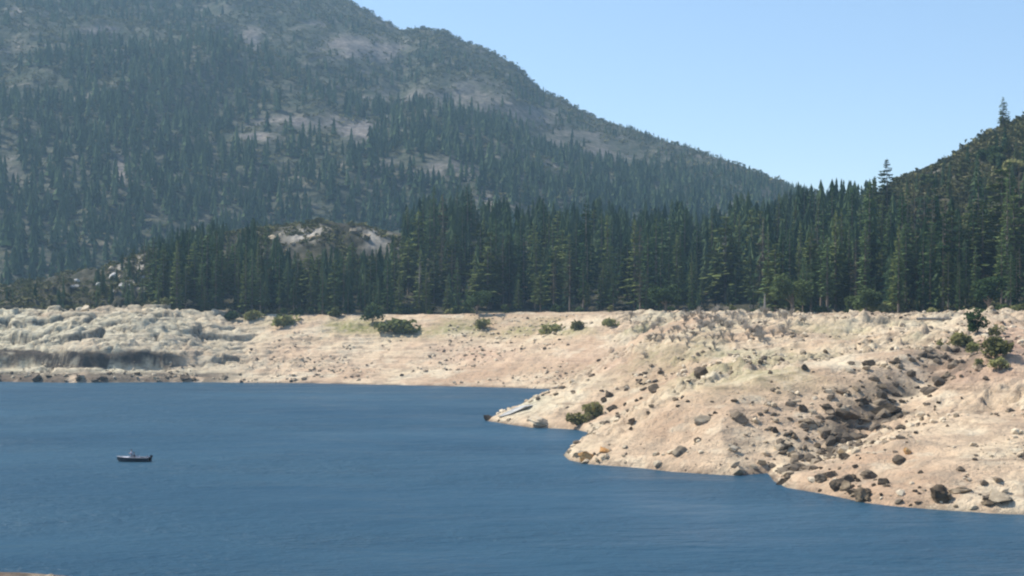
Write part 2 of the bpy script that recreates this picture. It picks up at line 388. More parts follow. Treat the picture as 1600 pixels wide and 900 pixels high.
# the lake
bm = bmesh.new(); v = [bm.verts.new(p) for p in ((-2600, -100, 0), (2600, -100, 0), (2600, 1100, 0), (-2600, 1100, 0))]; bm.faces.new(v)
tag(link('water', bm_mesh('water', bm, water_material())), kind='structure')

# ------------------------------------------------------------------ mountain
SX = [-1800, -600, -200, 0, 200, 400, 480, 545, 590, 625, 655, 690, 740, 800, 850, 900, 950, 1000, 1060, 1120, 1180, 1240, 1300, 1360, 1500, 1800, 2600]
SY = [-100, -190, -170, -140, -90, -50, -25, 2, 26, 47, 44, 49, 70, 98, 142, 168, 190, 206, 226, 246, 268, 292, 306, 318, 330, 345, 380]
MY0 = 1040.0
def ridge_depth(x): return I(x, [-1800, 0, 540, 850, 1240, 1600, 2600], [2700, 2600, 2450, 2250, 1900, 1800, 1800])
def mountain(X, Y):
    x = 800+X/Y*F; yr = ridge_depth(x)
    zr = CZ+(HZ-I(x, SX, SY))*yr/F
    s = (Y-MY0)/(yr-MY0)
    up = np.clip(s, -.2, 1); up = np.sign(up)*np.abs(up)**1.12
    zb = 18.0
    z = zb+(zr-zb)*up
    z = np.where(s > 1, zr-(zr*.75)*sstep((Y-yr)/900), z)
    e = np.clip(np.minimum(s*5, (1-s)*3.2), 0, 1)
    amp = np.clip((zr-40)/400, .15, 1)
    z = z+e*amp*(60*(ridged(X/420, Y/520, 4, 201)-.62)+26*fbm(X/150, Y/170, 4, 205))
    z = z+np.clip(s*4, 0, 1)*amp*5*fbm(X/38, Y/38, 4, 208)
    return z, s, x
mu = np.linspace(-2600, 1500, 900); my = np.concatenate([np.linspace(MY0-40, 2750, 360)[:-1], np.linspace(2750, 3500, 40)])
MU, MY = np.meshgrid(mu, my); MX = MU*MY/F
MX = np.clip(MX, -2550, 2550)
MZ, MS, mx_ = mountain(MX, MY)
mpy = HZ-(MZ-CZ)/MY*F
PATCH = [(470, 192, 62, 13, .9), (400, 212, 26, 9, .8), (560, 205, 28, 18, .8), (605, 265, 22, 14, .7), (690, 268, 48, 17, 1.), (545, 72, 48, 20, .75), (600, 78, 40, 16, .7),
         (830, 180, 45, 14, .6), (950, 238, 40, 12, .6), (985, 250, 26, 10, .6), (18, 262, 20, 22, .9), (188, 265, 9, 22, .8), (335, 14, 28, 9, .9), (160, 46, 20, 6, .9), (22, 17, 14, 7, .9),
         (395, 60, 16, 18, .7), (480, 40, 32, 7, .7), (620, 150, 90, 10, .4), (735, 150, 60, 25, .4), (880, 215, 60, 15, .4)]
mrock = np.zeros(MX.shape)
pn = fbm(MX/28, MY/45, 4, 301)
for (a, c, ra, rc, s_) in PATCH:
    mrock = np.maximum(mrock, s_*np.clip(1.5*np.exp(-((mx_-a)/ra)**2-((mpy-c)/rc)**2)*np.clip(.75+1.7*pn, 0, 1.6)-.12, 0, 1))
bare = np.clip(.25+1.1*sstep((160-mpy)/140)+.9*sstep((mx_-560)/250)+.6*fbm(MX/160, MY/200, 3, 305), 0, 1)
nr, nc = MU.shape; idx = np.arange(nr*nc).reshape(nr, nc)
quads = np.stack([idx[:-1, :-1], idx[:-1, 1:], idx[1:, 1:], idx[1:, :-1]], -1).reshape(-1, 4)
me = mesh_np('mountain', np.stack([MX, MY, MZ], -1).reshape(-1, 3), quads, mountain_material(), True, dict(rock=mrock, bare=bare))
tag(link('mountain', me), kind='structure')

# ------------------------------------------------------------------ air
m = bpy.data.materials.new('valley_haze'); m.use_nodes = True
n = m.node_tree.nodes; n.remove(n['Principled BSDF'])
pv = n.new('ShaderNodeVolumePrincipled'); pv.inputs['Color'].default_value = (.48, .76, 1, 1)
pv.inputs['Density'].default_value = 1.25e-4; pv.inputs['Anisotropy'].default_value = .25
m.node_tree.links.new(pv.outputs[0], n['Material Output'].inputs['Volume'])
bm = bmesh.new(); bmesh.ops.create_cube(bm, size=1, matrix=Matrix.Translation((0, 1750, 442)) @ Matrix.Diagonal((5600, 3900, 914, 1)))
tag(link('haze', bm_mesh('haze', bm, m)), kind='stuff')

# ------------------------------------------------------------------ conifers
M_bark = plain_mat('conifer_bark', (.19, .15, .115), .95, spread=.35)
M_needle = foliage_material('conifer_needles', (.024, .056, .022), (.155, .215, .090))
M_olive = foliage_material('warm_conifer_needles', (.044, .064, .020), (.20, .235, .085))
M_dull = foliage_material('thinning_conifer_needles', (.06, .058, .032), (.15, .135, .085))
M_forest = foliage_material('far_conifer_needles', (.022, .048, .024), (.115, .155, .075), True)
M_dead = plain_mat('weathered_wood', (.25, .225, .195), .9, spread=.25)

def tube(pts, rads, sides=7):
    V, Q = [], []
    pts = [Vector(p) for p in pts]
    for k, p in enumerate(pts):
        t = (pts[min(k+1, len(pts)-1)]-pts[max(k-1, 0)]).normalized()
        a = t.orthogonal().normalized(); b = t.cross(a)
        for s in range(sides):
            an = 2*math.pi*s/sides; V.append(p+(a*math.cos(an)+b*math.sin(an))*rads[k])
    for k in range(len(pts)-1):
        for s in range(sides):
            Q.append((k*sides+s, k*sides+(s+1) % sides, (k+1)*sides+(s+1) % sides, (k+1)*sides+s))
    return [tuple(v) for v in V], Q

def conifer_crown(H, R, base, levels, per, r, taper=.85, sparse=.12):
    """needle sprays along whorled branches: uneven outline, gaps between the whorls"""
    V, Q = [], []
    lean = r.uniform(0, 6.3)
    for k in range(levels):
        t = (k+r.uniform(-.3, .3))/levels; t = min(max(t, 0), .995)
        zc = base+(H-base)*t
        rad = R*((1-t)**taper)*r.uniform(.72, 1.15)+.16
        if t < .12: rad *= .62+t*3.2
        nb = max(3, int(per*(.55+.45*(1-t))))
        a0 = r.uniform(0, 6.3)
        for j in range(nb):
            if r.random() < sparse: continue
            an = a0+6.283*j/nb+r.uniform(-.35, .35)
            L = rad*r.uniform(.6, 1.2)*(1+.18*math.cos(an-lean))
            droop = r.uniform(.08, .42)*(1-t*.8)-.12*t
            zz = zc+r.uniform(-.25, .25)
            dx, dy = math.cos(an), math.sin(an); sx, sy = -dy, dx
            for q in range(2):                                        # two clumps along the branch, each a tilted kite with a sagging fringe
                f0, f1 = (.06, .62) if q == 0 else (.46, 1.0)
                w_ = L*r.uniform(.2, .33)*(1.0 if q == 0 else .8)+.12
                za = zz-droop*L*f0**1.4; zb_ = zz-droop*L*f1**1.4+r.uniform(-.1, .2); zm = (za+zb_)/2+r.uniform(.05, .3)
                fm = (f0+f1)/2; b0 = len(V); s1, s2 = r.uniform(.15, .55), r.uniform(.15, .55)
                V += [(dx*L*f0, dy*L*f0, za), (dx*L*fm+sx*w_, dy*L*fm+sy*w_, zm-s1), (dx*L*f1, dy*L*f1, zb_), (dx*L*fm-sx*w_, dy*L*fm-sy*w_, zm-s2),
                      (dx*L*fm, dy*L*fm, zm-r.uniform(.5, 1.0))]
                Q += [(b0, b0+1, b0+2, b0+3), (b0, b0+4, b0+2, b0+1)]
    b0 = len(V); V += [(.13, 0, H-1.2), (-.07, .11, H-1.2), (-.07, -.11, H-1.2), (0, 0, H+.2)]; Q += [(b0, b0+1, b0+3, b0+3), (b0+1, b0+2, b0+3, b0+3), (b0+2, b0, b0+3, b0+3)]
    return V, Q
def tri_ok(V, Q):
    T = []
    for q in Q:
        T.append((q[0], q[1], q[2]))
        if q[3] != q[2]: T.append((q[0], q[2], q[3]))
    return np.array(V, float), np.array(T, int)

conifer_kinds = []
specs = [(28, 3.0, 3.5, 34, 8, .85, .10), (32, 3.3, 5.5, 36, 8, .75, .16), (26, 2.6, 2.2, 32, 8, .95, .08), (30, 2.5, 4.0, 36, 7, .8, .14),
         (24, 3.3, 2.5, 28, 8, .8, .12), (34, 3.4, 9.0, 32, 8, .6, .22), (22, 2.9, 1.2, 28, 8, .9, .08), (29, 2.3, 6.0, 34, 7, .7, .2),
         (27, 4.2, 6.0, 26, 9, .5, .2), (26, 2.6, 7.0, 22, 7, .7, .38), (33, 3.9, 11.0, 24, 9, .45, .22), (20, 4.0, 3.0, 22, 9, .6, .15)]
for k, (H, R, base, lv, per, tp, sp) in enumerate(specs):
    r = random.Random(100+k)
    V, T = tri_ok(*conifer_crown(H, R, base, lv, per, r, tp, sp))
    crown = mesh_np('conifer_crown', V, T, [M_needle, M_needle, M_olive, M_needle, M_olive, M_needle, M_needle, M_needle, M_olive, M_dull, M_needle, M_olive][k], False)
    tv, tq = tube([(0, 0, -.8), (.05, .02, H*.3), (.02, -.05, H*.65), (0, 0, H*.96)], [H*.014, H*.011, H*.006, .03])
    trunk = mesh_np('conifer_trunk', tv, np.array(tq), M_bark, True)
    conifer_kinds.append((H, R, trunk, crown))

# where they stand: jittered plan grid over the wooded ground
TX = [0, 60, 150, 230, 300, 350, 420, 440, 520, 600, 630, 655, 690, 745, 775, 810, 900, 1000, 1100, 1200, 1290, 1350, 1600]
TY = [440, 425, 405, 372, 352, 342, 345, 368, 386, 370, 330, 288, 276, 274, 302, 306, 302, 310, 316, 292, 280, 286, 150]
cand = []
step = 6.2
for gy in np.arange(470, 1010, step):
    for gx in np.arange(-300, 420, step):
        cand.append((gx+rng.uniform(-2.3, 2.3), gy+rng.uniform(-2.3, 2.3)))
cand = np.array(cand)
cx, cy = cand[:, 0], cand[:, 1]
cz, ca = terrain(cx, cy, True)
px_ = ca['x']
dens = fbm(cx/40, cy/40, 3, 401)
sel = (cy > ca['ys']+4) & (cy < ca['yc']+60) & (px_ > -160) & (px_ < 1760)
gpy = HZ-(cz-CZ)/cy*F
dprob = np.clip(.60+.9*dens, .18, .95)
dprob = np.where(px_ < 235, .22+.30*(dens > .0), dprob); dprob = np.where(px_ < 235, dprob*(.4+.6*sstep((px_-120)/100)), dprob)
dprob = np.where((np.abs(px_-525) < 105) & (gpy < 404), .05, dprob)                       # granite clearing
hillr = sstep((px_-1360)/60)*sstep((430-gpy)/70)
dprob = dprob*(1-.62*hillr)
sel &= rng.random(len(cx)) < dprob
cx, cy, cz, px_, gpy, hillr, ys_e = cx[sel], cy[sel], cz[sel], px_[sel], gpy[sel], hillr[sel], ca['ys'][sel]
hgt = rng.normal(25, 7.5, len(cx)).clip(8, 40)
edge = np.clip((cy-ys_e-4)/25, 0, 1)
hgt *= (.78+.22*edge)*(.68+.55*vnoise(cx/11, cy/11, 409))
hgt = np.where(px_ > 1300, hgt*1.12, hgt); hgt = np.where(px_ < 225, hgt*.5, hgt)
hgt = np.where(hillr > .4, hgt*.6, hgt)
lim = I(px_, TX, TY)-6+26*np.clip(fbm(px_/34, cy*0+3.3, 3, 407)+.25, 0, 1)*(px_ > 240)+rng.exponential(20, len(px_))
hmax = CZ+(HZ-lim)*cy/F-cz
hgt = np.where(px_ < 1370, np.minimum(hgt, hmax), np.minimum(hgt, CZ+(HZ-(I(px_, CX, CY)-15+rng.exponential(13, len(px_))))*cy/F-cz))
keep = hgt > np.where(px_ < 440, 4, 6)
cx, cy, cz, px_, hgt = cx[keep], cy[keep], cz[keep], px_[keep], hgt[keep]
# named singles: (photo x, y of tip, depth, label)
singles = [(1567, 150, 775, 'tall lone conifer rising highest above the crest of the right hill'),
           (1386, 246, 700, 'pointed conifer standing well above its neighbours at the left end of the right hill'),
           (1475, 240, 770, 'small dark conifer poking up from the middle of the right hill skyline'),
           (1596, 178, 770, 'dark bushy conifer on the hill crest at the right edge of the photo'),
           (1368, 274, 720, 'smaller conifer close beside the pointed tall one at the left end of the right hill'),
           (1530, 208, 770, 'slim small conifer on the hill crest just left of the tall lone one')]
kinds = rng.integers(0, len(specs), len(cx))
order = np.argsort(cy)
buf = np.zeros((450, 840), bool); vis = np.zeros(len(cx), int)
for k in order:                                                                           # how much of each tree shows: front to back
    xb, yb = project(cx[k], cy[k], cz[k]); yt = yb-hgt[k]/cy[k]*F
    hw = specs[kinds[k]][1]/specs[kinds[k]][0]*hgt[k]/cy[k]*F*.75
    r0, r1 = int(yt/2), int(yb/2)
    if r1 <= r0: continue
    for rr in range(max(r0, 0), min(r1, 449)):
        hh = hw*(rr-r0+1)/(r1-r0)/2
        c0, c1 = int(max(xb/2-hh, 0)), int(min(xb/2+hh, 799))+1
        if c1 > c0:
            seg = buf[rr, c0:c1]; vis[k] += int((~seg).sum()); seg[:] = True
top = np.argsort(-vis)[:300-len(singles)]
is_single = np.zeros(len(cx), bool); is_single[top] = True; is_single &= vis > 0

ZONES = [(-999, 235, 'scattered dark conifer on the open slope behind the left granite ledges', 'conifers scattered on the left slope'),
         (235, 640, 'dark conifer in the forest in front of the granite knob', 'conifers below the granite knob'),
         (640, 1130, 'dark conifer in the dense forest belt behind the middle beach', 'conifers behind the middle beach'),
         (1130, 1370, 'dark conifer in the forest where the mountain and the right hill meet', 'conifers in the saddle below the sky gap'),
         (1370, 9999, 'dark conifer on the lower flank of the right hill', 'conifers on the right hill')]
protos = {}
def place_conifer(k, X, Y, Z, h, label, group):
    H, R, trunk, crown = conifer_kinds[k]
    if k not in protos:
        o = empty('conifer_tree'); link('trunk', trunk, o); link('crown', crown, o); protos[k] = o
    else: o = copy_tree(protos[k])
    s = h/H
    o.location = (X, Y, Z-.3); o.rotation_euler = (0, 0, random.uniform(0, 6.28)); wd = random.uniform(1.0, 1.6)
    o.scale = (s*wd, s*wd, s)
    if 'group' in o: del o['group']
    tag(o, label, 'tree', group); return o
for k in np.where(is_single)[0]:
    zn = next(z for z in ZONES if z[0] <= px_[k] < z[1])
    place_conifer(int(kinds[k]), float(cx[k]), float(cy[k]), float(cz[k]), float(hgt[k]), zn[2], zn[3])
for j, (sx_, sy_, dep, lab) in enumerate(singles):
    X = (sx_-800)*dep/F; Z = float(terrain(X, dep)); h = CZ+(HZ-sy_)*dep/F-Z
    o = place_conifer([8, 8, 6, 8, 2, 7][j], X, dep, Z, h, lab, None); q = [1.35, 1.2, 1.3, 1.5, 1.4, 1.3][j]; o.scale = (o.scale[2]*q, o.scale[2]*q, o.scale[2])

# bleached dead trees among the live ones
sn_rand = random.Random(77)
for k, (sx_, lab) in enumerate([(655, 'grey dead tree at the left shoulder of the tallest forest block'),]):
    Y = float(forest_edge(sx_))+7; X = (sx_-800)*Y/F; H = sn_rand.uniform(15, 23)
    V, Q = tube([(0, 0, -.5), (.1, 0, H*.4), (.05, .1, H*.75), (.2, .1, H)], [.42, .32, .2, .05], 7)
    for q in range(16):
        zq = H*sn_rand.uniform(.35, .95); an = sn_rand.uniform(0, 6.3); L = (1.05-zq/H)*4+.4
        v, f = tube([(.08, .03, zq), (L*.6*math.cos(an), L*.6*math.sin(an), zq+.1), (L*math.cos(an), L*math.sin(an), zq-.3)], [.1, .06, .02], 4); b0 = len(V); V += v; Q += [tuple(i+b0 for i in g) for g in f]
    tag(link('dead_tree', mesh_np('dead_tree', V, np.array(Q), M_dead, True), None, (X, Y, float(terrain(X, Y)))), lab, 'dead tree')

# the rest of the woods: one far mass
def low_conifer(r, tiers, spikes):
    V, T = [], []
    for k in range(tiers):
        t = k/tiers; rad = .125*(1-t)**.8*r.uniform(.8, 1.15)+.006; zt = .07+.93*(t+1.55/tiers); zt = min(zt, 1.0); z0 = .07+.93*t
        b0 = len(V); V.append((r.uniform(-.006, .006), r.uniform(-.006, .006), zt)); a0 = r.uniform(0, 6.3)
        for s in range(spikes*2):
            q = rad*(r.uniform(.85, 1.25) if s % 2 == 0 else r.uniform(.35, .6)); an = a0+math.pi*s/spikes
            V.append((q*math.cos(an), q*math.sin(an), z0-(.02 if s % 2 == 0 else -.015)+r.uniform(-.015, .015)))
        for s in range(spikes*2): T.append((b0, b0+1+s, b0+1+(s+1) % (spikes*2)))
    return np.array(V), np.array(T)
mid_t = [low_conifer(random.Random(500+k), 9, 6) for k in range(4)]
far_t = [low_conifer(random.Random(520+k), 5, 4) for k in range(5)]
def scatter(temps, X, Y, Z, S, W):
    Vs, Ts, tint, off = [], [], [], 0
    which = rng.integers(0, len(temps), len(X)); ang = rng.uniform(0, 6.28, len(X)); tn = rng.random(len(X))
    for w_, (tv, tt) in enumerate(temps):
        i = np.where(which == w_)[0]
        if not len(i): continue
        c, s = np.cos(ang[i])[:, None], np.sin(ang[i])[:, None]
        vx = (tv[None, :, 0]*c-tv[None, :, 1]*s)*(S[i]*W[i])[:, None]+X[i][:, None]
        vy = (tv[None, :, 0]*s+tv[None, :, 1]*c)*(S[i]*W[i])[:, None]+Y[i][:, None]
        vz = tv[None, :, 2]*S[i][:, None]+Z[i][:, None]
        Vs.append(np.stack([vx, vy, vz], -1).reshape(-1, 3))
        Ts.append((tt[None]+(np.arange(len(i))*len(tv))[:, None, None]).reshape(-1, 3)+off); off += len(i)*len(tv)
        tint.append(np.repeat(tn[i], len(tv)))
    return np.concatenate(Vs), np.concatenate(Ts), np.concatenate(tint)
rest = (~is_single) & ((vis > 0) | (rng.random(len(cx)) < .35))
parts = [scatter(mid_t, cx[rest], cy[rest], cz[rest]-.3, hgt[rest], rng.uniform(.9, 1.7, rest.sum()))]
# trees of the mountain and of the saddle
N = 70000
tu = rng.uniform(-1050, 760, N); tY = MY0+20+(2620-MY0)*rng.random(N)**.75
tX = tu*tY/F; tZ, tS, tx = mountain(tX, tY)
tpy = HZ-(tZ-CZ)/tY*F
gz = terrain(tX, np.minimum(tY, 1419))
tZ = np.where((tY < 1415), np.maximum(tZ, gz), tZ)
grove = fbm(tX/110, tY/150, 4, 411)
rk = np.zeros(N)
for (a, c, ra, rc, s_) in PATCH: rk = np.maximum(rk, np.exp(-((tx-a)/(ra*1.05))**2-((tpy-c)/(rc*1.1))**2))
wood = .50*sstep((tpy-40)/200)+.32*sstep((600-tx)/350)+.30*sstep((tpy-255)/50)+.28*sstep((tpy-210)/90)*sstep((680-tx)/150)+.05
prob = np.clip(wood+1.15*grove, .03, .95)*(1-.95*sstep(rk*1.5))*np.clip(tY/2600, .35, 1)**1.0
ok = (rng.random(N) < prob*.60) & (tS < 1.03) & (tS > 0.0)
tX, tY, tZ, tS, tx, tpy = tX[ok], tY[ok], tZ[ok], tS[ok], tx[ok], tpy[ok]
hh = rng.normal(16, 5, len(tX)).clip(5, 30)*(1-.45*sstep((tS-.35)/.6))
hh = np.where(tS > .93, hh*.6, hh)
parts.append(scatter(far_t, tX, tY, tZ-.5, hh, rng.uniform(1.2, 2.2, len(tX))))
off = 0; Vs, Ts, tn = [], [], []
for v_, t_, n_ in parts: Vs.append(v_); Ts.append(t_+off); tn.append(n_); off += len(v_)
me = mesh_np('forest', np.concatenate(Vs), np.concatenate(Ts), M_forest, False, dict(tint=np.concatenate(tn)))
tag(link('forest', me), 'dark conifer woods covering the mountain and the ground behind the front trees', 'forest', kind='stuff')

# brush: low shrubs on the mountain and the right hill, one mass
def blob(r, n=9):
    V, T = [], []
    for k in range(n):
        a, rr, z = r.uniform(0, 6.3), r.uniform(0, .5)**.8, r.uniform(.05, .75)
        cx_, cy_ = rr*math.cos(a), rr*math.sin(a); b0 = len(V)
        for q in range(4): V.append((cx_+r.uniform(-.3, .3), cy_+r.uniform(-.3, .3), z+r.uniform(-.25, .3)))
        T += [(b0, b0+1, b0+2), (b0, b0+2, b0+3), (b0+1, b0+3, b0+2)]
    return np.array(V), np.array(T)
blobs = [blob(random.Random(600+k)) for k in range(5)]
N = 34000
bu = rng.uniform(-1050, 760, N); bY = MY0+20+(2600-MY0)*rng.random(N)**.6; bX = bu*bY/F
bZ, bS, bx = mountain(bX, bY); bpy_ = HZ-(bZ-CZ)/bY*F
brk = np.zeros(N)
for (a, c, ra, rc, s_) in PATCH: brk = np.maximum(brk, np.exp(-((bx-a)/ra)**2-((bpy_-c)/rc)**2))
ok = (rng.random(N) > 1.1*brk) & (bS < 1.02) & (bS > .05) & (rng.random(N) < .45+.55*sstep((250-bpy_)/160))
bX, bY, bZ = bX[ok], bY[ok], bZ[ok]; bs = rng.uniform(2.2, 6.5, len(bX))
hx = rng.uniform(100, 330, 16000); hy = rng.uniform(480, 900, 16000); hz_, ha = terrain(hx, hy, True)
hp = HZ-(hz_-CZ)/hy*F
ok = ((ha['x'] > 1340) & (ha['x'] < 1720) & (hy > ha['ys']+10) & (fbm(hx/18, hy/22, 3, 431) > -.32))
hx, hy, hz_ = hx[ok], hy[ok], hz_[ok]
X_ = np.concatenate([bX, hx]); Y_ = np.concatenate([bY, hy]); Z_ = np.concatenate([bZ, hz_]); S_ = np.concatenate([bs, rng.uniform(1.6, 4.2, len(hx))])
lx = rng.uniform(-270, -20, 7000); ly = rng.uniform(655, 830, 7000); lz, la = terrain(lx, ly, True)
ok = (la['x'] > -60) & (la['x'] < 680) & (ly > la['ys']+8) & (fbm(lx/12, ly/15, 3, 433) > np.where(np.abs(la['x']-525) < 100, .08, -.12))
X_ = np.concatenate([X_, lx[ok]]); Y_ = np.concatenate([Y_, ly[ok]]); Z_ = np.concatenate([Z_, lz[ok]]); S_ = np.concatenate([S_, rng.uniform(1.2, 3.2, ok.sum())])
V, T, tn = scatter(blobs, X_, Y_, Z_-.1*S_, S_, rng.uniform(1.0, 1.6, len(X_)))
M_brush = foliage_material('hillside_brush', (.060, .074, .028), (.22, .205, .10), True)
tag(link('undergrowth', mesh_np('undergrowth', V, T, M_brush, False, dict(tint=tn))), 'low olive brush spread over the mountain and the right hill', 'brush', kind='stuff')

# ------------------------------------------------------------------ rounded trees and bushes
M_oak = foliage_material('oak_leaves', (.030, .054, .022), (.095, .125, .048))
M_bush = foliage_material('bush_leaves', (.11, .125, .045), (.29, .28, .115))
M_sage = foliage_material('olive_leaves', (.105, .105, .042), (.26, .24, .10))
M_twig = plain_mat('bare_twigs', (.36, .32, .265), .95, spread=.3)
def leaf_cloud(lobes, n, size, r):
    V, T = [], []
    for k in range(n):
        (lx_, ly_, lz_, lr) = lobes[r.randrange(len(lobes))]
        d = Vector((r.gauss(0, 1), r.gauss(0, 1), r.gauss(0, 1))).normalized()*lr*r.uniform(.45, 1.08)
        c = Vector((lx_, ly_, lz_))+Vector((d.x, d.y, d.z*.8))
        if c.z < .02: c.z = abs(c.z)*.4+.03
        a = Vector((r.gauss(0, 1), r.gauss(0, 1), r.gauss(0, .7))).normalized(); b = a.orthogonal().normalized()
        s = size*r.uniform(.6, 1.4); b0 = len(V)
        V += [tuple(c-a*s), tuple(c+b*s*.55), tuple(c+a*s), tuple(c-b*s*.55)]; T += [(b0, b0+1, b0+2), (b0, b0+2, b0+3)]
    return np.array(V), np.array(T)
def bush_mesh(w_, h_, r, mat, n=420, size=.13):
    lobes = [(r.uniform(-.32, .32)*w_, r.uniform(-.3, .3)*w_, h_*r.uniform(.18, .66), w_*r.uniform(.18, .28)) for _ in range(9)]
    lobes.append((0, 0, h_*.74, w_*.2))
    V, T = leaf_cloud(lobes, n, size*w_/1.7, r)
    return mesh_np('bush_foliage', V, T, mat, False)
def stems_mesh(w_, h_, r, n, mat, thin=.02, name='stems', fork=False):
    V, Q = [], []
    for k in range(n):
        a = r.uniform(0, 6.3); L = r.uniform(.6, 1.0); sp = w_*.5*r.uniform(.2, 1)
        p1 = (sp*.4*math.cos(a), sp*.4*math.sin(a), h_*.5*L); p2 = (sp*math.cos(a+.3), sp*math.sin(a+.3), h_*L)
        runs = [[(0, 0, -.15), p1, p2]]
        if fork:
            for _ in range(3):
                b = a+r.uniform(-1, 1); s2 = sp*r.uniform(.5, 1.2); runs.append([p1, (p1[0]+s2*.4*math.cos(b), p1[1]+s2*.4*math.sin(b), h_*.75*L), (p1[0]+s2*.8*math.cos(b), p1[1]+s2*.8*math.sin(b), h_*r.uniform(.7, 1)*L)])
        for pts in runs:
            v, q = tube(pts, [thin*1.6, thin, thin*.4], 4); b0 = len(V); V += v; Q += [tuple(i+b0 for i in f) for f in q]
    return mesh_np(name, V, np.array(Q), mat, False)
def bush(xp, yp, wpx, hpx, mat, label, group=None, seed=1, name='bush', n=420, size=.13):
    X, Y, Z = pick(xp, yp); s = Y/F; w_, h_ = wpx*s, hpx*s; r = random.Random(seed)
    o = empty(name, (X, Y, Z-.05), 0)
    link('foliage', bush_mesh(w_, h_, r, mat, n, size), o)
    link('stem', stems_mesh(w_*.7, h_*.7, r, 7, M_bark, .03*max(1, w_/2)), o)
    return tag(o, label, 'bush', group)
bush(1527, 522, 40, 44, M_oak, 'tall dark green bush standing upright on the upper right bank', seed=1, n=650)
bush(1500, 542, 46, 22, M_sage, 'low olive bush spreading left of the tall dark green bush', seed=2)
bush(1520, 553, 28, 20, M_bush, 'olive bush directly below the tall dark green bush', seed=3)
bush(1556, 560, 52, 38, M_sage, 'wide yellowish olive bush below and right of the tall dark green bush', seed=4, n=560)
bush(1530, 573, 17, 14, M_bush, 'small round olive bush lowest of the clump on the right bank', seed=5)
bush(1562, 578, 32, 20, M_bush, 'olive bush at the lower right corner of the clump on the right bank', seed=6)
bush(1556, 524, 26, 18, M_sage, 'grey olive bush right beside the tall dark green bush', seed=7)
bush(1470, 541, 14, 13, M_bush, 'small bush standing alone left of the olive clump on the right bank', seed=8)
bush(930, 650, 42, 22, M_sage, 'yellow green bush on the rocks above the small cove', seed=9)
bush(903, 662, 40, 16, M_sage, 'brown low bush at the water edge of the small cove', seed=10)
bush(448, 508, 52, 12, M_bush, 'wide low green bush at the top of the far left beach', seed=11)
bush(398, 500, 34, 13, M_bush, 'pale green low bush left of the wide low bush on the far beach', seed=12)
bush(582, 504, 34, 36, M_oak, 'bright green young tree-like bush at the forest foot above the far beach', seed=13, n=560)
bush(755, 516, 26, 20, M_bush, 'round green bush alone on the pale sand of the middle beach', seed=14)
bush(855, 522, 50, 12, M_bush, 'flat green bush strip along the top of the beach in the middle', seed=15)
bush(955, 508, 30, 8, M_bush, 'small low bush at the beach top beside the brushy point', seed=16)
bush(620, 518, 66, 12, M_bush, 'long low green bush along the beach crest right of the young bush', seed=17)
bush(905, 514, 32, 11, M_sage, 'pale low bush between the flat green strip and the brushy point', seed=18)
rr = random.Random(5)
for k in range(46):                                                                       # at the foot of the forest
    xp = rr.uniform(240, 1600); X = 0
    Y = float(forest_edge(xp))+rr.uniform(-1, 9); X = (xp-800)*Y/F; Z = float(terrain(X, Y)); r = random.Random(700+k)
    w_, h_ = rr.uniform(2.5, 6), rr.uniform(1.4, 4.2)
    o = empty('bush', (X, Y, Z-.05)); link('foliage', bush_mesh(w_, h_, r, [M_oak, M_bush, M_oak][k % 3], 260, .2), o); link('stem', stems_mesh(w_*.6, h_*.7, r, 5, M_bark, .05), o)
    tag(o, 'rounded green bush in the row along the foot of the forest', 'bush', 'bushes along the foot of the forest')

def round_tree(xp, yp, Y, wpx, hpx, label, group, seed, mat):
    s = Y/F; X = (xp-800)*s; Z = float(terrain(X, Y)); H = max(hpx*s, 3); W = wpx*s; r = random.Random(seed)
    o = empty('broadleaf_tree', (X, Y, Z-.1))
    lobes = [(r.uniform(-.34, .34)*W, r.uniform(-.34, .34)*W, H*r.uniform(.38, .8), W*r.uniform(.14, .24)) for _ in range(11)]
    V, T = leaf_cloud(lobes, 1900, .55, r); link('crown', mesh_np('broadleaf_crown', V, T, mat, False), o)
    V, Q = tube([(0, 0, -.4), (.1, 0, H*.3), (0, .1, H*.6)], [W*.05, W*.035, W*.015])
    for lx_, ly_, lz_, lr in lobes[:5]:
        v, q = tube([(.1, 0, H*.25), (lx_*.6, ly_*.6, lz_*.75), (lx_, ly_, lz_)], [W*.022, W*.014, W*.006], 5); b0 = len(V); V += v; Q += [tuple(i+b0 for i in f) for f in q]
    link('trunk', mesh_np('broadleaf_trunk', V, np.array(Q), M_bark, True), o)
    return tag(o, label, 'tree', group)
round_tree(1238, 470, 540, 74, 70, 'large rounded green tree in front of the conifers in the saddle', None, 31, M_oak)
round_tree(1040, 486, 596, 50, 44, 'rounded green tree at the forest foot behind the brushy point', None, 32, M_oak)
round_tree(1352, 480, 500, 60, 44, 'rounded green tree at the forest foot left of the right hill', None, 33, M_oak)
round_tree(1545, 480, 468, 60, 70, 'rounded green tree at the forest foot behind the tall dark green bush', None, 34, M_oak)
round_tree(745, 490, 640, 46, 40, 'green rounded tree in front of the conifers behind the middle beach', None, 35, M_oak)
for k in range(16):
    xp = rr.uniform(1390, 1640); Y = rr.uniform(560, 760)
    round_tree(xp, 0, Y, rr.uniform(26, 46), rr.uniform(22, 36), 'rounded green oak growing among the conifers on the right hill', 'oaks on the right hill', 800+k, [M_oak, M_bush][k % 2])

